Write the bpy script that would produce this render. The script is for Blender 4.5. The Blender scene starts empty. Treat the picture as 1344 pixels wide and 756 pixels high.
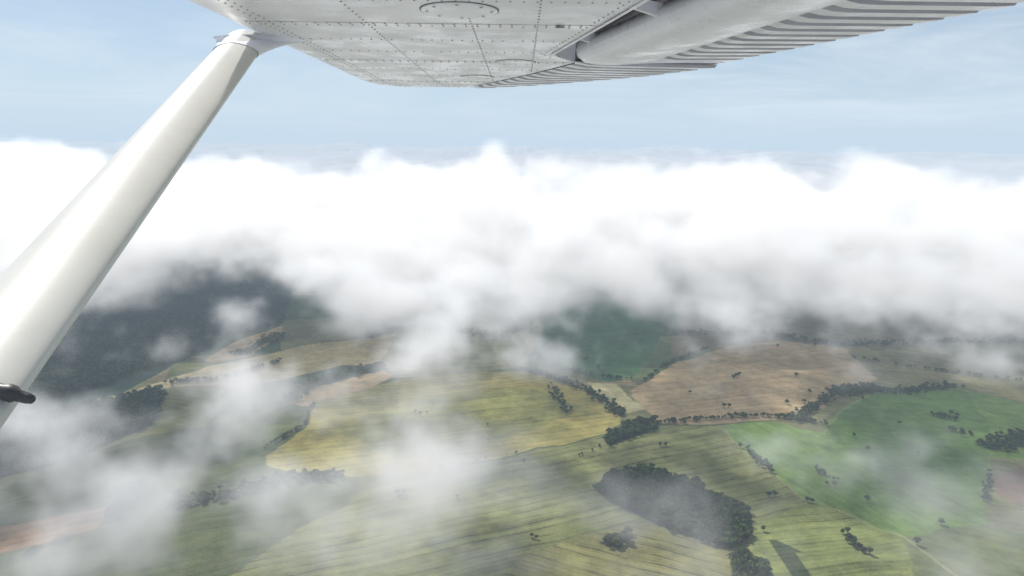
import bpy, math, numpy as np
from mathutils import Vector, Matrix
rng=np.random.default_rng(7)
scene=bpy.context.scene
H=600.0
FPX=896.0
p=math.radians(11.3); r=math.radians(0.77)
F=np.array([0,math.cos(p),-math.sin(p)]); R0=np.array([1.,0,0]); U0=np.array([0,math.sin(p),math.cos(p)])
R=R0*math.cos(r)+U0*math.sin(r); U=U0*math.cos(r)-R0*math.sin(r)
CAM=np.array([0,0,H])
def ray(px,py): return F+R*(px-672)/FPX+U*(378-py)/FPX
def G(px,py,z=0.0):
    d=ray(px,py); s=(z-H)/d[2]; return CAM+d*s
def G2(px,py,z=0.0):
    q=G(px,py,z); return (q[0],q[1])
# ---------- camera
cd=bpy.data.cameras.new("camera"); cam=bpy.data.objects.new("camera",cd); scene.collection.objects.link(cam)
cd.lens=24; cd.sensor_width=36; cd.clip_start=0.05; cd.clip_end=200000
M=Matrix(((R[0],U[0],-F[0],0),(R[1],U[1],-F[1],0),(R[2],U[2],-F[2],H),(0,0,0,1)))
cam.matrix_world=M
scene.camera=cam
scene.view_settings.view_transform='Standard'; scene.view_settings.look='None'; scene.view_settings.exposure=0
# ---------- light
SAZ=math.radians(-43); SEL=math.radians(50)
S=Vector((math.sin(SAZ)*math.cos(SEL),math.cos(SAZ)*math.cos(SEL),math.sin(SEL)))
ld=bpy.data.lights.new("sun",'SUN'); ld.energy=5.0; ld.angle=math.radians(.53); ld.color=(1,.965,.91)
lo=bpy.data.objects.new("sun",ld); scene.collection.objects.link(lo); lo.rotation_euler=S.to_track_quat('Z','Y').to_euler()
lo.location=(0,0,900)
# ---------- node helper
class N:
    def __init__(s,nt): s.nt=nt
    def n(s,t,**k):
        x=s.nt.nodes.new(t)
        for a,b in k.items(): setattr(x,a,b)
        return x
    def put(s,sock,v):
        if isinstance(v,bpy.types.NodeSocket): s.nt.links.new(v,sock)
        elif v is not None: sock.default_value=v
    def m(s,op,a,b=None,c=None,clamp=False):
        x=s.n('ShaderNodeMath',operation=op); x.use_clamp=clamp
        s.put(x.inputs[0],a); s.put(x.inputs[1],b); s.put(x.inputs[2],c); return x.outputs[0]
    def vm(s,op,a,b=None):
        x=s.n('ShaderNodeVectorMath',operation=op); s.put(x.inputs[0],a); s.put(x.inputs[1],b); return x.outputs[0]
    def scale(s,a,f):
        x=s.n('ShaderNodeVectorMath',operation='SCALE'); s.put(x.inputs[0],a); x.inputs[3].default_value=f; return x.outputs[0]
    def mr(s,v,a,b,c,d,t='SMOOTHSTEP'):
        x=s.n('ShaderNodeMapRange'); x.interpolation_type=t
        for i,q in enumerate((v,a,b,c,d)): s.put(x.inputs[i],q)
        return x.outputs[0]
    def noise(s,vec,scale,detail=4,rough=.55,dist=0.,out=0):
        x=s.n('ShaderNodeTexNoise'); s.put(x.inputs['Vector'],vec); s.put(x.inputs['Scale'],scale)
        x.inputs['Detail'].default_value=detail; x.inputs['Roughness'].default_value=rough; x.inputs['Distortion'].default_value=dist
        return x.outputs[out]
    def mix(s,f,a,b,bt='MIX'):
        x=s.n('ShaderNodeMix',data_type='RGBA',blend_type=bt)
        s.put(x.inputs[0],f); s.put(x.inputs[6],a); s.put(x.inputs[7],b); return x.outputs[2]
    def sep(s,v):
        x=s.n('ShaderNodeSeparateXYZ'); s.put(x.inputs[0],v); return x.outputs
    def comb(s,a,b,c):
        x=s.n('ShaderNodeCombineXYZ'); s.put(x.inputs[0],a); s.put(x.inputs[1],b); s.put(x.inputs[2],c); return x.outputs[0]
def mat(name):
    m=bpy.data.materials.new(name); m.use_nodes=True; m.node_tree.nodes.clear()
    h=N(m.node_tree); out=h.n('ShaderNodeOutputMaterial'); return m,h,out
def bsdf_mat(name,colfn,rough=.8,spec=.3,bumpfn=None,coat=0):
    m,h,out=mat(name); b=h.n('ShaderNodeBsdfPrincipled'); h.put(b.inputs['Base Color'],colfn(h))
    h.put(b.inputs['Roughness'],rough(h) if callable(rough) else rough); b.inputs['Specular IOR Level'].default_value=spec
    b.inputs['Coat Weight'].default_value=coat
    if bumpfn: h.put(b.inputs['Normal'],bumpfn(h))
    h.nt.links.new(b.outputs[0],out.inputs[0]); return m
# ---------- world
w=bpy.data.worlds.new("World"); scene.world=w; w.use_nodes=True; w.node_tree.nodes.clear(); h=N(w.node_tree)
sky=h.n('ShaderNodeTexSky',sky_type='NISHITA'); sky.sun_disc=False; sky.sun_elevation=SEL; sky.sun_rotation=SAZ; sky.altitude=600
sky.air_density=1.0; sky.dust_density=.4; sky.ozone_density=2.0
tc=h.n('ShaderNodeTexCoord'); x,y,z=h.sep(tc.outputs['Generated'])
zc=h.m('MAXIMUM',z,0.0); zz=h.m('ADD',zc,.12)
uv=h.comb(h.m('DIVIDE',x,zz),h.m('DIVIDE',y,zz),0.0)
n1=h.noise(uv,.6,7,.62,1.4); n2=h.noise(uv,.22,3,.5)
ci=h.m('MULTIPLY',h.mr(n1,.36,.74,0.,.8),h.mr(n2,.33,.6,0.1,1.))
hzf=h.m('MULTIPLY',h.m('EXPONENT',h.m('MULTIPLY',zc,-6.)),.9)
col=h.mix(hzf,sky.outputs[0],(7.2,8.9,10.5,1))
col=h.mix(ci,col,(10.3,10.9,11.5,1))
bg=h.n('ShaderNodeBackground'); h.put(bg.inputs[0],col); bg.inputs[1].default_value=.088
wo=h.n('ShaderNodeOutputWorld'); h.nt.links.new(bg.outputs[0],wo.inputs[0])
# ---------- terrain
def lattice(x,y,s,seed):
    X=x/s; Y=y/s; xi=np.floor(X).astype(np.int64); yi=np.floor(Y).astype(np.int64); fx=X-xi; fy=Y-yi
    fx=fx*fx*(3-2*fx); fy=fy*fy*(3-2*fy)
    def hsh(a,b):
        v=(a*374761393+b*668265263+seed*1274126177)&0xffffffff
        v=((v^(v>>13))*1274126177)&0xffffffff
        return ((v^(v>>16))&0xffff)/65535.0
    return (hsh(xi,yi)*(1-fx)+hsh(xi+1,yi)*fx)*(1-fy)+(hsh(xi,yi+1)*(1-fx)+hsh(xi+1,yi+1)*fx)*fy
def tz(x,y):
    x=np.asarray(x,float); y=np.asarray(y,float)
    z=(lattice(x,y,420,1)-.5)*12+(lattice(x,y,170,2)-.5)*4
    far=np.clip((y-2600)/2500,0,1); z=z+far*(lattice(x,y,1500,3)-.3)*90
    lft=np.clip((-x-600)/900,0,1)*np.clip((y-2000)/900,0,1); z=z+lft*lattice(x,y,700,4)*90
    return z
def axis(core0,core1,step,lo,hi,g=1.045):
    a=list(np.arange(core0,core1,step)); s=step; v=a[-1]; 
    while v<hi: s*=g; v+=s; a.append(v)
    s=step; v=a[0]; b=[]
    while v>lo: s*=g; v-=s; b.append(v)
    return np.array(b[::-1]+a)
xs=axis(-950,1150,3.0,-60000,60000,1.03); ys=axis(800,1500,2.6,-30000,90000,1.012)
XX,YY=np.meshgrid(xs,ys); xf=XX.ravel(); yf=YY.ravel()
zf=tz(xf,yf)
wx=xf+(lattice(xf,yf,60,11)-.5)*14+(lattice(xf,yf,18,12)-.5)*5; wy=yf+(lattice(xf,yf,60,13)-.5)*14+(lattice(xf,yf,18,14)-.5)*5
col=np.zeros((xf.size,3))
cell=lattice(np.floor((xf+yf*.35)/310)*310,np.floor((yf-xf*.2)/420)*420,1,21)
pal=np.array([(.12,.13,.06),(.09,.12,.05),(.22,.18,.10),(.06,.09,.04),(.15,.15,.075),(.10,.11,.06)])
col[:]=pal[(cell*5.99).astype(int)]
col[(yf<1700)&(np.abs(xf)<1500)]=(.15,.15,.07)
rc=(xf*.3+yf*.95); ra=np.full(xf.size,.4)
def inside(poly,x,y):
    c=np.zeros(x.size,bool); n=len(poly)
    for i in range(n):
        x1,y1=poly[i]; x2,y2=poly[(i+1)%n]
        if y1==y2: continue
        cond=((y1>y)!=(y2>y))&(x<(x2-x1)*(y-y1)/(y2-y1)+x1); c^=cond
    return c
def field(pts,c,rows=None,amp=.5,warp=True):
    poly=[G2(*q) for q in pts]
    m_=inside(poly,wx,wy); col[m_]=c
    if rows:
        a=np.array(G2(*rows[0])); b=np.array(G2(*rows[1])); d=(b-a)/np.linalg.norm(b-a)
        rc[m_]=(-xf*d[1]+yf*d[0])[m_]
    ra[m_]=amp
field([(-300,620),(0,560),(160,515),(300,440),(380,330),(200,250),(-400,260),(-600,500)],(.035,.055,.042),None,0)
field([(-200,720),(0,640),(175,575),(330,545),(420,520),(520,500),(470,640),(380,756),(200,1000),(-400,900)],(.09,.105,.052),((0,700),(380,640)),.5)
field([(330,545),(405,528),(345,600),(200,650),(190,610)],(.105,.13,.055),((200,640),(340,590)),.4)
field([(0,640),(170,580),(330,600),(190,640),(148,655),(0,688),(-200,740),(-200,700)],(.11,.12,.06),((0,670),(170,620)),.6)
field([(-150,735),(0,690),(148,658),(130,692),(0,725),(-150,775)],(.28,.17,.09),((0,700),(140,670)),.6)
field([(150,520),(270,483),(400,455),(520,440),(600,452),(560,480),(450,480),(330,505),(230,508),(160,520)],(.38,.31,.16),((150,520),(520,445)),.4)
field([(268,476),(300,452),(370,428),(375,436),(330,468),(280,478)],(.36,.26,.13),None,.2)
field([(380,528),(410,508),(500,485),(520,492),(470,515),(400,532)],(.38,.27,.14),None,.3)
field([(500,478),(520,440),(620,425),(700,440),(700,480),(600,492),(520,496)],(.22,.21,.09),((500,480),(690,470)),.4)
field([(345,600),(400,560),(410,528),(520,498),(600,489),(700,487),(745,500),(800,535),(818,556),(790,573),(640,605),(540,625),(440,622),(350,612)],(.285,.25,.08),((350,612),(790,560)),.55)
field([(440,560),(560,520),(700,510),(770,540),(640,585),(520,605)],(.235,.23,.075),((350,612),(790,560)),.55)
field([(480,645),(540,625),(640,605),(790,573),(865,562),(945,562),(985,600),(1055,657),(1000,690),(985,740),(1000,1100),(0,1100),(300,756),(400,690)],(.165,.175,.07),((510,642),(840,583)),.95)
field([(700,720),(830,690),(960,725),(1000,756),(1000,800),(600,800)],(.19,.18,.074),((640,690),(900,756)),.95)
field([(690,478),(715,425),(765,375),(880,380),(870,440),(838,492),(800,503),(745,487)],(.05,.115,.048),((700,450),(850,470)),.2)
field([(828,515),(880,482),(960,455),(1050,447),(1120,463),(1155,498),(1098,525),(1060,547),(960,560),(870,560),(842,540)],(.33,.25,.14),((830,530),(1100,500)),.4)
field([(900,510),(980,480),(1060,490),(1040,530),(950,545)],(.38,.285,.16),((830,530),(1100,500)),.4)
field([(768,503),(808,506),(846,541),(808,548)],(.36,.33,.18),((768,503),(808,548)),.3)
field([(880,470),(900,400),(1100,380),(1344,380),(1700,400),(1700,470),(1344,452),(1110,458),(1000,446)],(.15,.13,.075),((900,440),(1300,430)),.2)
field([(1110,463),(1344,455),(1700,470),(1700,540),(1344,525),(1260,508),(1155,500)],(.18,.17,.085),((1110,480),(1340,490)),.3)
field([(945,562),(1010,555),(1082,570),(1100,537),(1160,512),(1260,508),(1344,527),(1500,560),(1344,605),(1300,600),(1295,690),(1180,705),(1055,657),(985,600)],(.13,.20,.052),((960,565),(1180,690)),.4)
field([(1085,572),(1105,537),(1165,512),(1265,510),(1300,560),(1290,650),(1180,640)],(.10,.17,.044),((1100,560),(1290,560)),.25)
field([(985,700),(1055,657),(1180,705),(1250,756),(1250,900),(1000,900),(990,730)],(.165,.19,.066),((1000,700),(1100,690)),.8)
field([(1180,705),(1295,690),(1600,760),(1600,1000),(1250,900)],(.12,.14,.06),((1180,705),(1344,740)),.5)
field([(1302,625),(1344,615),(1500,630),(1500,680),(1344,668),(1310,650)],(.15,.10,.07),None,.3)
def track(pts,wid,c):
    P=[np.array(G2(*q)) for q in pts]
    for a,b in zip(P[:-1],P[1:]):
        d=b-a; L=d@d; t=np.clip(((wx-a[0])*d[0]+(wy-a[1])*d[1])/L,0,1)
        dd=np.hypot(wx-a[0]-t*d[0],wy-a[1]-t*d[1]); k=np.clip((wid-dd)/2+.5,0,1)[:,None]
        col[:]=col*(1-k)+np.array(c)*k
        ra[k[:,0]>.5]=0
track([(945,562),(985,600),(1055,657),(1180,703),(1260,756)],2.2,(.23,.23,.11))
track([(540,625),(640,606),(790,573),(865,561),(945,561),(1010,554)],3,(.07,.095,.04))
track([(1085,572),(1105,537),(1165,512),(1265,510)],2.5,(.18,.22,.09))
track([(500,492),(700,487),(770,503),(808,548)],2.5,(.2,.18,.12))
def darken(pts):
    m_=inside([G2(*q) for q in pts],xf,yf); col[m_]=(.035,.05,.025); ra[m_]=0
WOODS=[
 [(780,643),(798,624),(850,618),(900,635),(985,674),(988,700),(960,722),(900,706),(850,686),(800,662)],
 [(960,728),(1010,735),(1012,790),(960,790)],
 [(785,716),(822,698),(830,706),(812,721)],
 [(790,575),(815,562),(862,556),(864,566),(800,587)],
]
for q in WOODS: darken(q)
FARW=[
 [(-120,600),(0,562),(160,522),(218,510),(200,556),(90,604),(-60,640)],
 [(150,500),(215,400),(330,330),(400,325),(372,425),(300,445),(240,475)],
 [(-200,520),(0,480),(150,470),(150,505),(0,545),(-200,590)],
 [(130,690),(148,655),(192,628),(196,640),(160,680)],
 [(-200,470),(0,440),(160,400),(215,400),(150,480),(0,490)],
]
for q in FARW: darken(q)
g=bpy.data.meshes.new("ground"); nx,ny=xs.size,ys.size
ii=np.arange(nx*ny).reshape(ny,nx); quads=np.stack([ii[:-1,:-1],ii[:-1,1:],ii[1:,1:],ii[1:,:-1]],-1).reshape(-1,4)
def mesh_np(me,v,q,smooth=False):
    k=q.shape[1]
    me.vertices.add(len(v)); me.vertices.foreach_set('co',np.asarray(v,np.float32).ravel())
    me.loops.add(q.size); me.loops.foreach_set('vertex_index',q.astype(np.int32).ravel())
    me.polygons.add(len(q)); me.polygons.foreach_set('loop_start',np.arange(0,q.size,k,dtype=np.int32))
    me.polygons.foreach_set('use_smooth',np.full(len(q),smooth))
    me.update(calc_edges=True)
mesh_np(g,np.stack([xf,yf,zf],1),quads,True)
ca=g.attributes.new('fieldcol','FLOAT_COLOR','POINT'); ca.data.foreach_set('color',np.concatenate([col,np.ones((xf.size,1))],1).astype(np.float32).ravel())
a=g.attributes.new('rowc','FLOAT','POINT'); a.data.foreach_set('value',rc.astype(np.float32))
a=g.attributes.new('rowa','FLOAT','POINT'); a.data.foreach_set('value',ra.astype(np.float32))
def gcol(h):
    at=h.n('ShaderNodeAttribute',attribute_name='fieldcol').outputs['Color']
    rcx=h.n('ShaderNodeAttribute',attribute_name='rowc').outputs['Fac']; rax=h.n('ShaderNodeAttribute',attribute_name='rowa').outputs['Fac']
    ge=h.n('ShaderNodeNewGeometry').outputs['Position']
    big=h.noise(ge,.006,5,.6,.6); med=h.noise(ge,.03,5,.65); fine=h.noise(ge,.25,4,.7)
    v=h.m('ADD',h.mr(big,.3,.7,.78,1.22),h.mr(med,.3,.7,-.18,.18)); v=h.m('ADD',v,h.mr(fine,.25,.75,-.16,.16))
    rr=h.m('ADD',rcx,h.m('MULTIPLY',h.noise(ge,.006,2),26.))
    fr=h.m('PINGPONG',rr,10.0); tl=h.mr(fr,0.3,2.6,1.,0.)
    fr2=h.m('PINGPONG',h.m('ADD',rr,3.),3.4); t2=h.mr(fr2,0.,3.4,-.5,.5,'LINEAR')
    band=h.mr(h.noise(h.comb(0.,0.,rr),.045,2),.35,.65,-.18,.18)
    fade=h.mr(h.noise(ge,.014,3),.38,.6,.3,1.)
    st=h.m('MULTIPLY',h.m('MULTIPLY',h.m('ADD',h.m('MULTIPLY',tl,.5),h.m('MULTIPLY',t2,.24)),rax),fade)
    v=h.m('SUBTRACT',v,h.m('ADD',st,h.m('MULTIPLY',band,rax)))
    c=h.mix(1.,at,h.comb(v,v,v),'MULTIPLY')
    dry=h.mr(h.noise(ge,.018,5,.7,1.),.5,.72,0.,.45)
    c=h.mix(dry,c,h.mix(1.,c,(1.45,1.2,.95,1),'MULTIPLY'))
    return c
gm=bsdf_mat("field_soil_and_crops",gcol,.95,.1); g.materials.append(gm)
go=bpy.data.objects.new("ground",g); scene.collection.objects.link(go)
# ---------- trees
def rot_basis(nrm,ang):
    up=np.where(np.abs(nrm[:,2:3])<.9,np.array([[0,0,1.]]),np.array([[1.,0,0]]))
    a=np.cross(up,nrm); a/=np.linalg.norm(a,axis=1,keepdims=True)+1e-9; b=np.cross(nrm,a)
    c,s=np.cos(ang)[:,None],np.sin(ang)[:,None]; return a*c+b*s,-a*s+b*c
def tree_proto(nleaf,size,seed,lobes=7):
    rg=np.random.default_rng(seed)
    L=[]; 
    for i in range(lobes):
        a=rg.uniform(0,6.28); rr=rg.uniform(.08,.24); L.append((math.cos(a)*rr,math.sin(a)*rr,rg.uniform(.42,.78),rg.uniform(.16,.26)))
    L.append((0,0,.72,.27))
    P=[];Nn=[];B=[]
    for i in range(nleaf):
        lx,ly,lz,lr=L[rg.integers(len(L))]
        d=rg.normal(size=3); d/=np.linalg.norm(d); 
        if d[2]<-.3: d[2]*=-1
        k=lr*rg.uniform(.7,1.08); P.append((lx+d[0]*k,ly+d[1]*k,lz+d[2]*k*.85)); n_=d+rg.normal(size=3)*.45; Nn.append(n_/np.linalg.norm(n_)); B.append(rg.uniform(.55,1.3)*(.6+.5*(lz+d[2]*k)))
    P=np.array(P);Nn=np.array(Nn);B=np.array(B)
    A,C=rot_basis(Nn,rg.uniform(0,6.28,nleaf)); s=size*rg.uniform(.6,1.3,(nleaf,1))
    V=np.stack([P-A*s-C*s*.3,P+A*s*.2-C*s,P+A*s+C*s*.4,P-A*s*.3+C*s],1).reshape(-1,3)
    Q=np.arange(nleaf*4).reshape(-1,4); Bv=np.repeat(B,4); kind=np.zeros(len(V))
    def tube(p0,p1,r0,r1,n=6):
        nonlocal V,Q,Bv,kind
        p0=np.array(p0);p1=np.array(p1);d=p1-p0;d/=np.linalg.norm(d); a,b=rot_basis(d[None],np.zeros(1)); a=a[0];b=b[0]
        t=np.linspace(0,2*math.pi,n,endpoint=False); ring=lambda p_,r_:p_+np.outer(np.cos(t),a)*r_+np.outer(np.sin(t),b)*r_
        base=len(V); V=np.vstack([V,ring(p0,r0),ring(p1,r1)]); i=np.arange(n); j=(i+1)%n
        Q=np.vstack([Q,np.stack([base+i,base+j,base+n+j,base+n+i],1)]); Bv=np.concatenate([Bv,np.ones(2*n)]); kind=np.concatenate([kind,np.ones(2*n)])
    tube((0,0,-.03),(0,0,.45),.035,.022); tube((0,0,.45),(.01,.01,.75),.022,.008)
    for (lx,ly,lz,lr) in L[:4]: tube((0,0,.3),(lx,ly,lz),.015,.006,4)
    return V,Q,Bv,kind
protos=[tree_proto(190,.075,s) for s in range(5)]
lowp=[tree_proto(46,.135,s+50,5) for s in range(5)]
def leafcol(h):
    at=h.n('ShaderNodeAttribute',attribute_name='tint').outputs['Color']; ge=h.n('ShaderNodeNewGeometry').outputs['Position']
    v=h.mr(h.noise(ge,.35,3),.3,.7,.7,1.3)
    return h.mix(1.,at,h.comb(v,v,v),'MULTIPLY')
m,h,out=mat("foliage"); b=h.n('ShaderNodeBsdfPrincipled'); c=leafcol(h); h.put(b.inputs['Base Color'],c); b.inputs['Roughness'].default_value=.7; b.inputs['Specular IOR Level'].default_value=.2
t=h.n('ShaderNodeBsdfTranslucent'); h.put(t.inputs[0],c); mx=h.n('ShaderNodeMixShader'); mx.inputs[0].default_value=.25
h.nt.links.new(b.outputs[0],mx.inputs[1]); h.nt.links.new(t.outputs[0],mx.inputs[2]); h.nt.links.new(mx.outputs[0],out.inputs[0]); leafm=m
def build_trees(name,pts,hts,lib,base=(.052,.084,.022)):
    Vs=[];Qs=[];Cs=[];off=0
    for (x,y),ht in zip(pts,hts):
        V,Q,B,K=lib[rng.integers(len(lib))]; a=rng.uniform(0,6.28); c,s=math.cos(a),math.sin(a)
        wd=ht*rng.uniform(.95,1.35)
        v=np.stack([(V[:,0]*c-V[:,1]*s)*wd+x,(V[:,0]*s+V[:,1]*c)*wd+y,V[:,2]*ht+float(tz(x,y))],1)
        tint=np.array(base)*rng.uniform(.6,1.45)*np.array([rng.uniform(.8,1.3),1,rng.uniform(.8,1.2)])
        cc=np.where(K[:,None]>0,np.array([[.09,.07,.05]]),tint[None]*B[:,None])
        Vs.append(v);Qs.append(Q+off);Cs.append(cc);off+=len(V)
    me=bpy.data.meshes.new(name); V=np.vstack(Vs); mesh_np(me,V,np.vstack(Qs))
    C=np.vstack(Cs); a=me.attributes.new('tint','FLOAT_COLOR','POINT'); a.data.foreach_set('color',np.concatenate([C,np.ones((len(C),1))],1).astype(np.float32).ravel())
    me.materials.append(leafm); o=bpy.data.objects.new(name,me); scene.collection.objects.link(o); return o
def fill(poly,sp):
    P=np.array(poly); x0,y0=P.min(0);x1,y1=P.max(0)
    gx,gy=np.meshgrid(np.arange(x0,x1,sp),np.arange(y0,y1,sp)); gx=gx.ravel()+rng.uniform(-.45,.45,gx.size)*sp; gy=gy.ravel()+rng.uniform(-.45,.45,gy.size)*sp
    wxx=gx+(lattice(gx,gy,35,31)-.5)*26; wyy=gy+(lattice(gx,gy,35,32)-.5)*26
    m_=inside(poly,wxx,wyy); return list(zip(gx[m_],gy[m_]))
for q in WOODS:
    pts=fill([G2(*k) for k in q],8.2); build_trees("woodland",pts,rng.uniform(9,17,len(pts)),protos)
for q in FARW:
    pts=fill([G2(*k) for k in q],17 if q[0][1]<520 else 11); 
    build_trees("forest",pts,rng.uniform(12,19,len(pts)),lowp,(.045,.07,.036))
def band(pts,wid,sp=8,ht=(6,12),name="hedgerow",lib=None,gap=.12,px=True):
    P=[np.array(G2(*q)) for q in pts]; out=[]
    for a,b in zip(P[:-1],P[1:]):
        L=np.linalg.norm(b-a); n=max(2,int(L/sp*max(1,wid/sp)))
        nn=np.array([-(b-a)[1],(b-a)[0]])/L
        for i in range(n):
            if rng.uniform()<gap: continue
            q=a+(b-a)*rng.uniform()+nn*rng.normal()*.3*wid; out.append((q[0],q[1]))
    build_trees(name,out,rng.uniform(ht[0],ht[1],len(out)),lib or protos)
band([(690,486),(735,500),(770,515),(800,535),(818,550)],28,7,(7,14))
band([(740,485),(790,497),(845,503),(875,482),(930,460)],12,8)
band([(722,505),(735,530),(745,545)],24,9,(6,11))
band([(850,562),(905,557),(960,552),(1005,550),(1045,552),(1085,560)],16,7)
band([(1040,556),(1080,530),(1100,514),(1180,518),(1260,506)],30,7,(7,13))
band([(1100,520),(1150,512)],60,9,(8,14))
band([(345,588),(375,570),(400,556),(412,530)],9,7,(6,10))
band([(375,527),(400,510),(440,495),(505,482)],45,9,(9,15),lib=lowp)
band([(160,640),(230,660),(300,652),(380,625),(450,625)],38,8,(8,14))
band([(215,505),(290,500),(370,475)],20,9,(9,14),lib=lowp)
band([(315,468),(370,440)],60,11,(9,14),lib=lowp)
band([(480,445),(540,430),(640,440),(700,430)],60,11,(9,14),lib=lowp)
band([(975,590),(995,608),(1015,625)],14,7,(7,12))
band([(1068,620),(1100,634)],12,7,(6,10))
band([(1105,700),(1128,722),(1145,730)],16,7,(8,13))
band([(1240,565),(1275,572)],16,8,(7,12))
band([(1296,590),(1344,575),(1400,570)],60,8,(8,14))
band([(1290,660),(1300,620)],12,8,(7,12))
band([(1220,545),(1255,552)],22,8,(7,12))
band([(760,600),(800,583)],8,7,(5,8),gap=.5)
band([(545,620),(600,612),(680,596)],6,7,(4,7),gap=.4)
band([(0,605),(90,598),(150,575)],20,8,(7,12))
band([(880,440),(1000,440),(1100,455),(1344,450)],45,12,(9,14),lib=lowp)
band([(1110,470),(1200,485),(1344,500)],12,10,(7,12),gap=.4,lib=lowp)
def tree_mesh(i):
    V,Q,B,K=protos[i]; me=bpy.data.meshes.new("tree_crown"); mesh_np(me,V,Q)
    tint=np.array((.05,.078,.024)); C=np.where(K[:,None]>0,np.array([[.09,.07,.05]]),tint[None]*B[:,None])
    a=me.attributes.new('tint','FLOAT_COLOR','POINT'); a.data.foreach_set('color',np.concatenate([C,np.ones((len(C),1))],1).astype(np.float32).ravel())
    me.materials.append(leafm); return me
tm=[tree_mesh(i) for i in range(5)]
TR=[(687,610,11),(521,650,12),(531,649,11),(527,654,9),(866,590,11),(874,590,10),(1138,594,13),(1008,655,11),(1016,654,11),(1138,661,13),(1203,716,14),(1060,661,11),(1066,662,9),(966,499,15),(970,497,13),(962,500,12),(1045,497,13),(1062,520,14),(1032,533,13),(950,540,14),(956,539,12),(1248,545,13),(1256,548,12),(770,474,12),(766,475,11),(785,486,12),(740,533,11),(733,516,11),(698,708,9),(704,710,8),(1070,457,15),(1020,458,14),(1085,640,10),(1094,641,11),(1180,560,11),(1205,600,10),(640,560,8),(552,545,12),(560,543,9),(545,542,10),(1002,700,10),(1080,626,12),(1235,690,12),(1262,574,14),(905,520,10),(1120,575,10),(600,655,7)]
for i,(px,py,ht) in enumerate(TR):
    x_,y_=G2(px,py); o=bpy.data.objects.new("field_tree",tm[i%5]); scene.collection.objects.link(o)
    o.location=(x_,y_,float(tz(x_,y_))); s=rng.uniform(1,1.3); o.scale=(ht*s,ht*s,ht); o.rotation_euler=(0,0,rng.uniform(0,6))
# ---------- farmhouse
def simple_mesh(name,verts,faces,mt,parent=None,smooth=False):
    me=bpy.data.meshes.new(name); me.from_pydata([tuple(v) for v in verts],[],faces); me.update()
    if smooth:
        for q in me.polygons: q.use_smooth=True
    me.materials.append(mt); o=bpy.data.objects.new(name,me); scene.collection.objects.link(o)
    if parent: o.parent=parent
    return o
def boxv(x0,x1,y0,y1,z0,z1): return [(x0,y0,z0),(x1,y0,z0),(x1,y1,z0),(x0,y1,z0),(x0,y0,z1),(x1,y0,z1),(x1,y1,z1),(x0,y1,z1)]
BF=[(0,3,2,1),(4,5,6,7),(0,1,5,4),(1,2,6,5),(2,3,7,6),(3,0,4,7)]
wallm=bsdf_mat("white_render",lambda h:h.mix(h.noise(h.n('ShaderNodeNewGeometry').outputs['Position'],.8),(.6,.58,.54,1),(.78,.77,.74,1)),.8)
roofm=bsdf_mat("roof_tile",lambda h:h.mix(h.noise(h.n('ShaderNodeNewGeometry').outputs['Position'],2.),(.2,.09,.06,1),(.32,.15,.1,1)),.8)
glm=bsdf_mat("window_glass",lambda h:(.04,.05,.06,1),.1,.5)
hx,hy=G2(545,492); E=bpy.data.objects.new("farmhouse",None); scene.collection.objects.link(E); E.location=(hx,hy,float(tz(hx,hy))); E.rotation_euler=(0,0,.25)
simple_mesh("walls",boxv(-8,8,-4,4,-1,4.5)+[(-8,0,8),(8,0,8)],BF+[(4,7,8),(5,9,6)],wallm,E)
simple_mesh("roof",[(-8.6,-4.7,4.1),(8.6,-4.7,4.1),(8.6,0,8.3),(-8.6,0,8.3),(8.6,4.7,4.1),(-8.6,4.7,4.1)],[(0,1,2,3),(3,2,4,5)],roofm,E)
for k,xx in enumerate((-5.5,-2.2,2.2,5.5)): simple_mesh("window_%d"%k,boxv(xx-.6,xx+.6,-4.04,-4.0,1.2,2.7),BF,glm,E)
simple_mesh("door",boxv(-.5,.5,-4.05,-4.0,0,2.1),BF,roofm,E)
# ---------- clouds : volume grids
FLOOR=.006
def ss(h,v,a,b,c=0.,d=1.): return h.mr(v,float(a),float(b),c,d)
def blob(px,py,z,rx,ry,amp):
    q=G(px,py,z); return (q[0],q[1],rx,ry,amp)
BL=[
 blob(430,700,365,70,36,.9), blob(330,710,365,50,34,.4), blob(480,615,370,18,45,.66), blob(590,735,370,50,26,.98), blob(245,570,360,34,90,.62), blob(300,500,360,38,100,.48), blob(215,520,350,50,80,.1),
 blob(600,490,350,40,110,.58), blob(620,430,350,150,80,.4), blob(450,410,350,90,120,.42), blob(900,690,370,36,22,.3), blob(1085,590,360,20,45,.4), blob(60,560,360,110,110,.28),
 blob(1150,745,380,160,25,.6), blob(1320,730,380,80,30,.5), blob(1000,430,340,110,70,.36), blob(1180,470,340,150,80,.25), blob(1300,450,340,180,80,.38),blob(670,630,360,18,40,.36),
 blob(760,740,370,30,20,.3), blob(100,640,360,80,60,.22), blob(40,470,350,150,150,.2),
 blob(310,400,350,85,200,-1.2), blob(330,350,350,110,300,-.8), blob(250,430,350,70,100,-.6), blob(800,410,350,115,210,-1.1), blob(930,400,340,60,90,-.5), blob(660,640,360,230,60,-.22),
]
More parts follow.
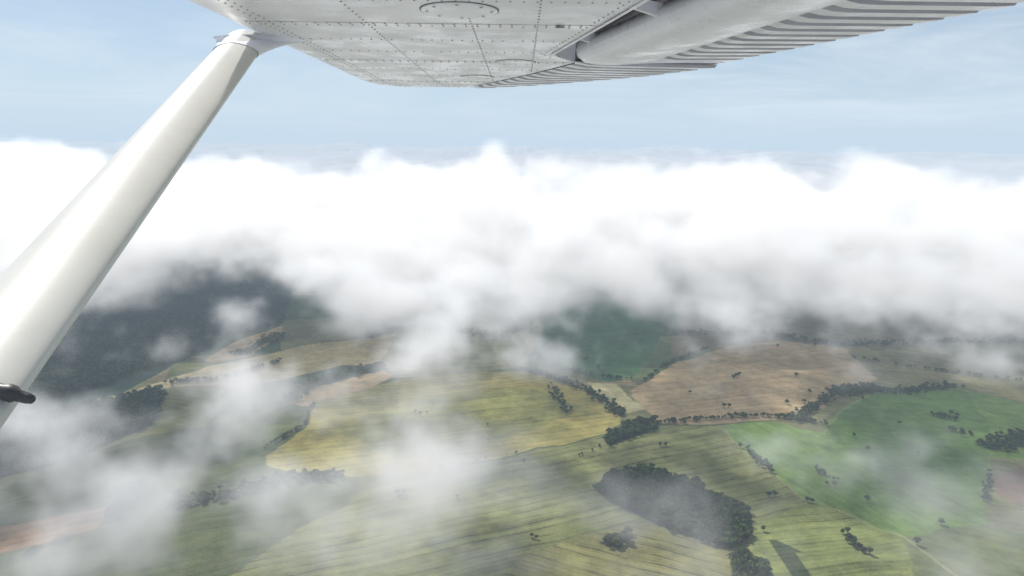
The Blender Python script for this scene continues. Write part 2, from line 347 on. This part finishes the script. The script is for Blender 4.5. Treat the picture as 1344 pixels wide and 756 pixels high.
def cloud_domain(name,mn,mx_,res,w0,w1,scale,dens,rate):
    ng=bpy.data.node_groups.new(name+"_density",'GeometryNodeTree'); ng.interface.new_socket("Geometry",in_out='OUTPUT',socket_type='NodeSocketGeometry')
    h=N(ng); pos=h.n('GeometryNodeInputPosition').outputs[0]; x,y,z=h.sep(pos)
    n2=h.noise(pos,1/520.,3,.55)
    wv0=h.vm('SUBTRACT',h.noise(pos,1/130.,4,out=1),(.5,.5,.5))
    wv=h.scale(wv0,170.)
    xw,yw,zw=h.sep(h.vm('ADD',pos,wv))
    sq=h.comb(x,y,h.m('MULTIPLY',z,1.3))
    n1=h.noise(h.vm('ADD',sq,h.scale(wv0,60.)),scale,8,.68)
    C=ss(h,yw,960,1400)
    for (bx,by,rx,ry,amp) in BL:
        dx=h.m('MULTIPLY',h.m('SUBTRACT',xw,float(bx)),1/rx); dy=h.m('MULTIPLY',h.m('SUBTRACT',yw,float(by)),1/ry)
        e=h.m('MULTIPLY',h.m('ADD',h.m('MULTIPLY',dx,dx),h.m('MULTIPLY',dy,dy)),-1.)
        C=h.m('ADD',C,h.m('MULTIPLY',h.m('EXPONENT',e),float(amp)))
    C=h.m('MINIMUM',C,1.1)
    T=h.m('ADD',ss(h,y,900,2600,400.,525.),h.m('MULTIPLY',h.m('SUBTRACT',n2,.5),350.))
    B=310.
    pt=h.m('MAXIMUM',h.m('MULTIPLY',h.m('SUBTRACT',z,T),1/70.),-.2); pb=h.m('MAXIMUM',h.m('MULTIPLY',h.m('SUBTRACT',B,z),1/60.),0.)
    d=h.m('ADD',h.m('MULTIPLY',h.m('SUBTRACT',n1,.5),6.0),h.m('SUBTRACT',C,.68))
    d=h.m('SUBTRACT',h.m('SUBTRACT',d,pt),pb)
    d=h.m('MINIMUM',h.m('MAXIMUM',d,0.),1.)
    d=h.m('POWER',d,1.4)
    W=h.m('MULTIPLY',ss(h,y,w0[0],w0[1]),ss(h,y,w1[0],w1[1],1.,0.))
    d=h.m('MULTIPLY',d,W)
    d=h.m('MULTIPLY',d,h.m('MULTIPLY',ss(h,z,mn[2],mn[2]+25),ss(h,z,mx_[2]-25,mx_[2],1.,0.)))
    d=h.m('MAXIMUM',d,FLOOR)   # keeps the whole grid one connected body
    vc=h.n('GeometryNodeVolumeCube'); h.put(vc.inputs['Density'],d); vc.inputs['Background'].default_value=0
    vc.inputs['Min'].default_value=mn; vc.inputs['Max'].default_value=mx_
    vc.inputs['Resolution X'].default_value=res[0]; vc.inputs['Resolution Y'].default_value=res[1]; vc.inputs['Resolution Z'].default_value=res[2]
    m,hh,out=mat(name+"_vapour"); m.cycles.volume_step_rate=rate
    vi=hh.m('MAXIMUM',hh.m('SUBTRACT',hh.n('ShaderNodeVolumeInfo').outputs['Density'],FLOOR),0.)
    sd=hh.m('MULTIPLY',vi,dens); sc=hh.n('ShaderNodeVolumeScatter'); sc.inputs['Color'].default_value=(1,1,1,1); hh.put(sc.inputs['Density'],sd); sc.inputs['Anisotropy'].default_value=.3
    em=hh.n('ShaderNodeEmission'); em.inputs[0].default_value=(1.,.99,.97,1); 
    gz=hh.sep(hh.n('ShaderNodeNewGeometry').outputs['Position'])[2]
    ms=hh.mr(gz,300.,500.,.30,.50)  # glow built into the vapour in place of multiple scattering, stronger higher up
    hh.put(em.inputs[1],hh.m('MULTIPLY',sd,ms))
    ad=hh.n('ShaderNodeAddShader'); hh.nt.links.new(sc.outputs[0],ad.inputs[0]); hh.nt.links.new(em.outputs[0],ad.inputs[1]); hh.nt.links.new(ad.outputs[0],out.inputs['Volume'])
    sm=h.n('GeometryNodeSetMaterial'); sm.inputs['Material'].default_value=m; h.nt.links.new(vc.outputs[0],sm.inputs[0])
    o_=h.n('NodeGroupOutput'); h.nt.links.new(sm.outputs[0],o_.inputs[0])
    me=bpy.data.meshes.new(name); me.materials.append(m); o=bpy.data.objects.new(name,me); scene.collection.objects.link(o)
    md=o.modifiers.new("vapour",'NODES'); md.node_group=ng; return o
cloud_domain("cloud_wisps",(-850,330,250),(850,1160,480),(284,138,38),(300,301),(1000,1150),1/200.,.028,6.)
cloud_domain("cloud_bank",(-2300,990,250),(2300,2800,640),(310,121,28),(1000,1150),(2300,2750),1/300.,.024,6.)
# far cloud deck : billowed surface
def fbm(x,y,s,seed,o=5,g=.5):
    v=0;a=1;t=0
    for k in range(o): v=v+a*lattice(x,y,s/2**k,seed+k); t+=a; a*=g
    return v/t
def bil(x,y,s,seed,o=5,g=.5):
    v=0;a=1;t=0
    for k in range(o): n=np.abs(2*lattice(x,y,s/2.1**k,seed+k)-1); v=v+a*np.sqrt(np.clip(1-n*n,0,1)); t+=a; a*=g
    return v/t
def deck(name,ax_,ay_,zfun,cut=None):
    X,Y=np.meshgrid(ax_,ay_); x=X.ravel(); y=Y.ravel(); z=zfun(x,y); n1_,n2_=len(ax_),len(ay_)
    i=np.arange(n1_*n2_).reshape(n2_,n1_); q=np.stack([i[:-1,:-1],i[:-1,1:],i[1:,1:],i[1:,:-1]],-1).reshape(-1,4)
    if cut is not None:
        k=cut(x,y); q=q[~k[q].any(1)]
    me=bpy.data.meshes.new(name); mesh_np(me,np.stack([x,y,z],1),q,True); me.materials.append(deckm)
    o=bpy.data.objects.new(name,me); scene.collection.objects.link(o); return o
m,h,out=mat("cloud_top_vapour"); df=h.n('ShaderNodeBsdfDiffuse'); df.inputs[0].default_value=(.72,.74,.78,1); tr=h.n('ShaderNodeBsdfTranslucent'); tr.inputs[0].default_value=(.76,.78,.82,1)
mx=h.n('ShaderNodeMixShader'); mx.inputs[0].default_value=.3; h.nt.links.new(df.outputs[0],mx.inputs[1]); h.nt.links.new(tr.outputs[0],mx.inputs[2]); h.nt.links.new(mx.outputs[0],out.inputs[0]); deckm=m
def zfar(x,y):
    rise=np.clip((y-2100)/1300,0,1); rise=rise*rise*(3-2*rise)
    k=np.clip(y/9000,.4,1.3)
    b=fbm(x,y*.8,1700,61,3); c_=bil(x,y,640,71,7,.58)
    cen=np.exp(-((x-300)/1500)**2-((y-4300)/1300)**2)
    z=330+rise*(95+ (b-.5)*280 + c_*140*k+ 50*np.clip((y-6000)/8000,0,1))+cen*75*rise
    left=np.clip((-x/y-.42)/.2,0,1)*np.clip(1-np.abs(y-8000)/5500,0,1); return z-left*210
deck("distant_cloud_deck",axis(-2600,2600,20,-45000,45000,1.02),axis(2060,5200,13,2050,60000,1.011),zfar)
def znear(x,y): return 330+ (fbm(x,y,900,81,3)-.5)*140+bil(x,y,380,91,5,.5)*70
deck("unseen_bounce_cloud_deck",np.arange(-3000,3001,25.),np.arange(-3200,201,25.),znear,lambda x,y:(y>120-np.abs(fbm(x,y,220,99,4)-.5)*700)|(fbm(x,y,500,98,4)<.36))  # out of view, added to bounce light onto the wing underside
# ---------- haze (absorbs; its own emission stands in for scattered sky light)
m,hh,out=mat("haze"); sc=hh.n('ShaderNodeVolumeAbsorption'); sc.inputs['Color'].default_value=(0,0,0,1); HD=7e-5; sc.inputs['Density'].default_value=HD
em=hh.n('ShaderNodeEmission'); em.inputs[0].default_value=(.58,.72,.86,1); em.inputs[1].default_value=HD
ad=hh.n('ShaderNodeAddShader'); hh.nt.links.new(sc.outputs[0],ad.inputs[0]); hh.nt.links.new(em.outputs[0],ad.inputs[1]); hh.nt.links.new(ad.outputs[0],out.inputs['Volume'])
simple_mesh("haze",boxv(-60000,60000,-30000,80000,-90,1400),BF,m)
# ---------- aircraft wing
HW=.45
def W3(px,py,h_=HW):
    d=ray(px,py); s=h_/d[2]; return np.array([d[0]*s,d[1]*s,H+h_])
def paint(h):
    ge=h.n('ShaderNodeTexCoord').outputs['Object']
    a=h.noise(ge,2.2,5,.6,.5); st=h.noise(h.vm('MULTIPLY',ge,(1.,14.,1.)),1.5,4,.6)
    c=h.mix(h.mr(a,.42,.72,0.,.6),(.87,.87,.90,1),(.66,.66,.71,1)); c=h.mix(h.mr(st,.5,.8,0.,.25),c,(.55,.53,.53,1))
    sp=h.noise(ge,60.,2,.5); return h.mix(h.mr(sp,.70,.76,0.,.25),c,(.4,.38,.36,1))
def pbump(h):
    ge=h.n('ShaderNodeTexCoord').outputs['Object']; b=h.n('ShaderNodeBump'); b.inputs['Strength'].default_value=.3; b.inputs['Distance'].default_value=.02
    h.put(b.inputs['Height'],h.noise(ge,3.5,2)); return b.outputs[0]
wm=bsdf_mat("white_wing_paint",paint,lambda h:h.mr(h.noise(h.n('ShaderNodeTexCoord').outputs['Object'],6.,4),.3,.7,.2,.4),.6,pbump)
sm_=bsdf_mat("strut_paint",lambda h:h.mix(h.mr(h.noise(h.n('ShaderNodeTexCoord').outputs['Object'],5.,5,.65),.4,.7,0.,.4),(.66,.65,.60,1),(.56,.54,.49,1)),.38,.45)
dk=bsdf_mat("dark_metal",lambda h:h.mix(h.noise(h.n('ShaderNodeTexCoord').outputs['Object'],40.),(.03,.03,.035,1),(.09,.09,.09,1)),.45,.5)
rv=bsdf_mat("rivet_metal",lambda h:h.mix(h.noise(h.n('ShaderNodeTexCoord').outputs['Object'],30.),(.16,.15,.15,1),(.42,.42,.42,1)),.45,.5)
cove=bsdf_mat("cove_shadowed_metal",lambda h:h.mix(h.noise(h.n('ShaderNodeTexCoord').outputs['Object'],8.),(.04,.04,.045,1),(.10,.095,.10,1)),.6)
rib_shade=bsdf_mat("rib_side_painted_shade",lambda h:h.mix(h.noise(h.n('ShaderNodeTexCoord').outputs['Object'],5.,4),(.24,.24,.26,1),(.48,.48,.51,1)),.5)  # darker grey painted into grooves and rib sides as their shade
WING=bpy.data.objects.new("airplane_wing",None); scene.collection.objects.link(WING)
LEp=[np.array([-1.12,.6,H+HW])]+[W3(*q) for q in [(218,0),(330,48),(400,78),(470,108)]]
TIP=[W3(*q) for q in [(485,112),(520,114.5),(560,115.5),(605,116)]]
for k,q in enumerate(LEp): q[0]-=.03
TIP[0][0]-=.01
TEp=[W3(*q) for q in [(640,113.5),(700,110),(780,103.5),(850,97),(940,85),(1140,45),(1344,5)]]+[np.array([2.1,.6,H+HW])]
TEp=TEp[::-1]
HGp=[np.array([.62,.6,H+HW])]+[W3(*q) for q in [(845,0),(722,72)]]
AILp=[W3(*q) for q in [(755,82),(700,96),(655,106),(618,113)]]
HINGE=HGp+[np.array([AILp[0][0],AILp[0][1],H])]+AILp[1:]
HG_P=np.array(sorted([(q[1],q[0]) for q in HINGE+[TIP[-1]]])); LE_P=np.array(sorted([(q[1],q[0]) for q in LEp+TIP]))
TE_P=np.array(sorted([(q[1],q[0]) for q in TEp+[TIP[-1]]]))
ymax=TIP[-1][1]
def lex(yv): return float(np.interp(yv,LE_P[:,0],LE_P[:,1]))
def hgx(yv): return float(np.interp(yv,HG_P[:,0],HG_P[:,1]))
def tex(yv): return float(np.interp(yv,TE_P[:,0],TE_P[:,1]))
ysec=np.linspace(.6,ymax-.002,60); cu=np.array([0,.004,.015,.035,.07,.12,.2,.3,.45,.6,.75,.9,1.])
V=[];Fc=[]
def low(c,ch):
    d=c*ch; return .06*max(0,1-d/.13)**2.2
def upz(c,ch,yv): 
    k=min(1,(ymax-yv)/.5+.12); return .06+.13*k*math.sin(math.pi*min(1,c*.62+.0)**.6)*(1-.25*c)
for yv in ysec:
    a,b=lex(yv),hgx(yv); 
    for c in cu: V.append((a+(b-a)*c,yv,H+HW+low(c,b-a)))
    for c in cu[::-1]: V.append((a+(b-a)*c,yv,H+HW+(upz(c,b-a,yv) if c>0 else .062)))
n=len(cu)*2
for i in range(len(ysec)-1):
    for j in range(n): Fc.append((i*n+j,i*n+(j+1)%n,(i+1)*n+(j+1)%n,(i+1)*n+j))
Fc.append(tuple(range(n))); Fc.append(tuple((len(ysec)-1)*n+j for j in range(n))[::-1])
o=simple_mesh("wing_skin",V,Fc,wm,WING,True)
try: o.data.set_sharp_from_angle(angle=math.radians(30))
except Exception as e: print(e)
def corrug(name,inner,outer,drop,y0,y1,pitch=.085,depth=.013):
    V=[];Fc=[];MI=[];ns=10
    nr=int((y1-y0)/pitch); prof=[(0,0),(.20,0),(.30,-1),(.84,-1),(.92,0)]
    rows=[]
    for i in range(nr):
        for t,d in prof: rows.append((y0+(i+t)*pitch,d*depth))
    rows.append((y1,0))
    for yv,d in rows:
        a,b=inner(yv),outer(yv)
        for j in range(ns+1):
            u=j/ns; xx=a+(b-a)*u; V.append((xx,yv+(xx-a)*.09,H+HW+drop(u)+d*min(1,(1-u)*3+.75)*min(1,u*8)))
    for i in range(len(rows)-1):
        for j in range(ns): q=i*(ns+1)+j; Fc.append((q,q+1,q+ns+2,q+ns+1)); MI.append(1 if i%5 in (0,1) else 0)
    nb=len(V)
    for yv,d in rows:
        a,b=inner(yv),outer(yv); V.append((a,yv,H+HW+.13)); V.append((b,yv+(b-a)*.09,H+HW+drop(1)+.006))
    for i in range(len(rows)-1):
        q=nb+i*2; Fc.append((q,q+2,q+3,q+1)); MI.append(0)
    o=simple_mesh(name,V,Fc,wm,WING); o.data.materials.append(rib_shade)
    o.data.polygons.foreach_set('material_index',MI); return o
FL=lambda yv: float(np.interp(yv,[.6,2.237,3.72],[1.25,.934,.627]))
FN=lambda yv: float(np.interp(yv,[.6,2.237,3.45],[.83,.60,.30]))
yfl1=3.55
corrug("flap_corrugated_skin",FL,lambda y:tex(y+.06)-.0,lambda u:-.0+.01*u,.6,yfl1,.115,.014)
V=[];Fc=[];yy=np.linspace(.6,yfl1,30); pr=[(.10,.10),(.03,.085),(0,.05),(.01,.015),(.05,-.012),(.12,-.022),(.2,-.022)]
for yv in yy:
    a,b=FN(yv),FL(yv)
    for dx,dz in pr: V.append((a+dx,yv,H+HW+dz))
    V.append((b+.01,yv,H+HW-.004))
k=len(pr)+1
for i in range(len(yy)-1):
    for j in range(k-1): q=i*k+j; Fc.append((q,q+1,q+k+1,q+k))
simple_mesh("flap_nose_skin",V,Fc,wm,WING,True)
a,b,c=FN(yfl1),FL(yfl1),tex(yfl1)
simple_mesh("flap_end_rib",[(a+dx,yfl1+.002,H+HW+dz) for dx,dz in pr]+[(b,yfl1+.002,H+HW-.01),(c,yfl1+.09*(c-b),H+HW),(b,yfl1+.002,H+HW+.1)],[tuple(range(len(pr)+3))],wm,WING)
V=[];Fc=[]
for yv in yy:
    V+= [(hgx(yv)-.01,yv,H+HW+.003),(hgx(yv)+.0,yv,H+HW+.12),(FN(yv)+.12,yv,H+HW+.125)]
for i in range(len(yy)-1):
    for j in range(2): q=i*3+j; Fc.append((q,q+1,q+4,q+3))
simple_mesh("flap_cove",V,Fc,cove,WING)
V=[];Fc=[]
for yv in yy: V+=[(hgx(yv)-.004,yv,H+HW-.004),(hgx(yv)+.012,yv,H+HW-.004),(hgx(yv)+.012,yv,H+HW+.004)]
for i in range(len(yy)-1):
    for j in range(2): q=i*3+j; Fc.append((q,q+1,q+4,q+3))
simple_mesh("cove_lip",V,Fc,wm,WING)
def bracket(name,y0):
    V=[];Fc=[]; a=hgx(y0)+.01; b=FN(y0)+.16; n=16
    for side in (-.012,.012):
        for i in range(n+1):
            u=i/n; xx=a+(b-a)*u; hm=.085-.075*u**1.5; V.append((xx,y0+side,H+HW+hm+.03)); V.append((xx,y0+side,H+HW+hm-.03*u))
    m2=2*(n+1)
    for i in range(n):
        q=2*i; Fc+=[(q,q+1,q+3,q+2),(m2+q,m2+q+2,m2+q+3,m2+q+1),(q+1,m2+q+1,m2+q+3,q+3)]
    simple_mesh(name,V,Fc,wm,WING,False)
bracket("flap_track_1",2.62); bracket("flap_track_2",3.3)
yA0=yfl1+.03
def ail_in(yv): return hgx(min(yv,ymax-.01))+.012
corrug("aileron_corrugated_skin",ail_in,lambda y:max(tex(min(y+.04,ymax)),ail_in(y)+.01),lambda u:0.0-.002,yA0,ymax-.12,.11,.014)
rvV=[];rvF=[]
def rivet(x,y,r_=.0042):
    b=len(rvV); z=H+HW-.0003; n=8
    c=(x-lex(y)); z+=.06*max(0,1-c/.13)**2.2
    for i in range(n): t=i/n*6.283; rvV.append((x+math.cos(t)*r_,y+math.sin(t)*r_,z))
    for i in range(n): t=i/n*6.283; rvV.append((x+math.cos(t)*r_*.6,y+math.sin(t)*r_*.6,z-r_*.45))
    for i in range(n): j=(i+1)%n; rvF.append((b+i,b+j,b+n+j,b+n+i))
    rvF.append(tuple(b+n+i for i in range(n)))
for yv in (1.95,2.22,2.62,2.98,3.32,3.66,4.0,4.35,4.7,4.98):
    a,b=lex(yv)+.14,hgx(yv)-.03
    for xx in np.arange(a,b,.042): 
        if rng.uniform()>.06: rivet(xx,yv+rng.normal()*.0008)
    if yv in(2.62,3.66,4.7): 
        for xx in np.arange(a,b,.042): rivet(xx,yv+.035)
for off in (.2,.23,.58,.96,1.2):
    for yv in np.arange(1.8,5.2,.05):
        xx=lex(yv)+off
        if xx<hgx(yv)-.04: rivet(xx,yv)
for yv in np.arange(1.8,3.5,.05): rivet(hgx(yv)-.035,yv)
simple_mesh("rivets",rvV,rvF,rv,WING)
def cover(name,cx,cy,r_):
    V=[];Fc=[];n=40; z=H+HW
    for rr,dz in ((r_*1.0,-.0005),(r_*1.0,-.003),(r_*.93,-.004)): 
        for i in range(n): t=i/n*6.283; V.append((cx+math.cos(t)*rr,cy+math.sin(t)*rr,z+dz))
    for k in range(2):
        for i in range(n): j=(i+1)%n; Fc.append((k*n+i,k*n+j,(k+1)*n+j,(k+1)*n+i))
    Fc.append(tuple(2*n+i for i in range(n)))
    simple_mesh(name,V,Fc,wm,WING)
    V=[];Fc=[]
    for rr,dz in ((r_*1.0,-.001),(r_*1.035,-.001),(r_*1.035,-.0018),(r_*1.0,-.0018)):
        for i in range(n): t=i/n*6.283; V.append((cx+math.cos(t)*rr,cy+math.sin(t)*rr,z+dz))
    for k in range(4):
        for i in range(n): j=(i+1)%n; k2=(k+1)%4; Fc.append((k*n+i,k*n+j,k2*n+j,k2*n+i))
    simple_mesh(name+"_gap",V,Fc,dk,WING)
    V=[];Fc=[]
    for k in range(8):
        t=k/8*6.283; x0=cx+math.cos(t)*r_*.84; y0=cy+math.sin(t)*r_*.84; b=len(V)
        for i in range(8): s=i/8*6.283; V.append((x0+math.cos(s)*.006,y0+math.sin(s)*.006,z-.0065))
        Fc.append(tuple(range(b,b+8)))
    simple_mesh(name+"_screws",V,Fc,dk,WING)
c=W3(603,13); cover("inspection_cover_1",c[0],c[1],.125)
c=W3(715,82); cover("inspection_cover_2",c[0]-.15,c[1],.10)
c=W3(648,101); cover("inspection_cover_3",c[0]-.1,c[1],.10)
c=W3(735,34); simple_mesh("drain_plug",[(c[0]+math.cos(t)*.02,c[1]+math.sin(t)*.02,H+HW-.004) for t in np.linspace(0,6.28,12,endpoint=False)],[tuple(range(12))],dk,WING)
V=[];Fc=[]
for yv in (2.60,3.64,4.68):
    b=len(V); a_,b_=lex(yv)+.14,hgx(yv)-.01; V+=[(a_,yv,H+HW-.0012),(b_,yv,H+HW-.0012),(b_,yv+.005,H+HW-.0012),(a_,yv+.005,H+HW-.0012)]; Fc.append((b,b+1,b+2,b+3))
simple_mesh("skin_seams",V,Fc,dk,WING)
# ---------- strut
STR=bpy.data.objects.new("wing_strut",None); scene.collection.objects.link(STR)
d=ray(324,52); P1=CAM+d*(HW/d[2]); P1[2]=H+HW
d=ray(52,388); P2=CAM+d*1.18
ax=(P2-P1); L=np.linalg.norm(ax); ax/=L; P3=P2+ax*1.2
cx=np.array([1,0,0])-ax*ax[0]; cx/=np.linalg.norm(cx); th=np.cross(cx,ax); th*=np.sign(th[2])
def sect(c,ch,t_,n=40):
    out=[]
    for i in range(n):
        a=i/n*2*math.pi; u=math.cos(a); v=math.sin(a); k=1-.3*max(0,u)
        out.append(c+cx*u*ch/2+th*v*t_/2*k)
    return out
V=[];Fc=[];n=40;ns=30
for i in range(ns+1): V+=sect(P1+(P3-P1)*i/ns,.17,.085)
for i in range(ns):
    for j in range(n): Fc.append((i*n+j,i*n+(j+1)%n,(i+1)*n+(j+1)%n,(i+1)*n+j))
simple_mesh("strut_tube",V,Fc,sm_,STR,True)
V=[];Fc=[];m_=12
for i in range(m_+1):
    u=i/m_; e=(1-u)**1.5
    c=P1+ax*(.26*u)
    for j in range(n):
        a=j/n*2*math.pi; s_,k_=math.cos(a),math.sin(a); taper=1-.85*max(0,s_)*e
        base=P1+np.array([.11,0,0])+np.array([s_*.25,k_*.12*taper,0.004])
        top=c+cx*s_*.088+th*k_*.0445*(1-.3*max(0,s_)); q=base*e+top*(1-e)
        q[2]=min(q[2],H+HW+.003); V.append(q)
for i in range(m_):
    for j in range(n): Fc.append((i*n+j,i*n+(j+1)%n,(i+1)*n+(j+1)%n,(i+1)*n+j))
simple_mesh("strut_cuff",V,Fc,wm,STR,True)
def bolt(name,c,dirv,r_,l_,mt,par,nseg=10,prof=None):
    dirv=np.array(dirv,float); dirv/=np.linalg.norm(dirv); a,b=rot_basis(dirv[None],np.zeros(1)); a=a[0];b=b[0]
    prof=prof or [(0,1),(.7,1),(.92,.8),(1,.35)]; V=[];Fc=[]
    for t,k in prof:
        for i in range(nseg): s=i/nseg*6.283; V.append(c+dirv*l_*t+(a*math.cos(s)+b*math.sin(s))*r_*k)
    for q in range(len(prof)-1):
        for i in range(nseg): j=(i+1)%nseg; Fc.append((q*nseg+i,q*nseg+j,(q+1)*nseg+j,(q+1)*nseg+i))
    Fc.append(tuple((len(prof)-1)*nseg+i for i in range(nseg))); Fc.append(tuple(range(nseg)))
    simple_mesh(name,V,Fc,mt,par,True)
bolt("cuff_bolt",P1+ax*.03+np.array([.02,-.045,-.03]),(0,-.5,-1),.012,.03,dk,STR)
d=ray(16,512); q=CAM+d*.93
bolt("step_bracket",q-np.array([.05,0,-.012]),(1,.0,-.35),.011,.075,dk,STR,12,[(0,.8),(.5,.8),(.6,1.1),(.72,1.1),(.8,.75),(1,.6)])
bolt("step_bolt",q+np.array([.0,0,-.004]),(1,-.1,-.3),.0075,.032,dk,STR)
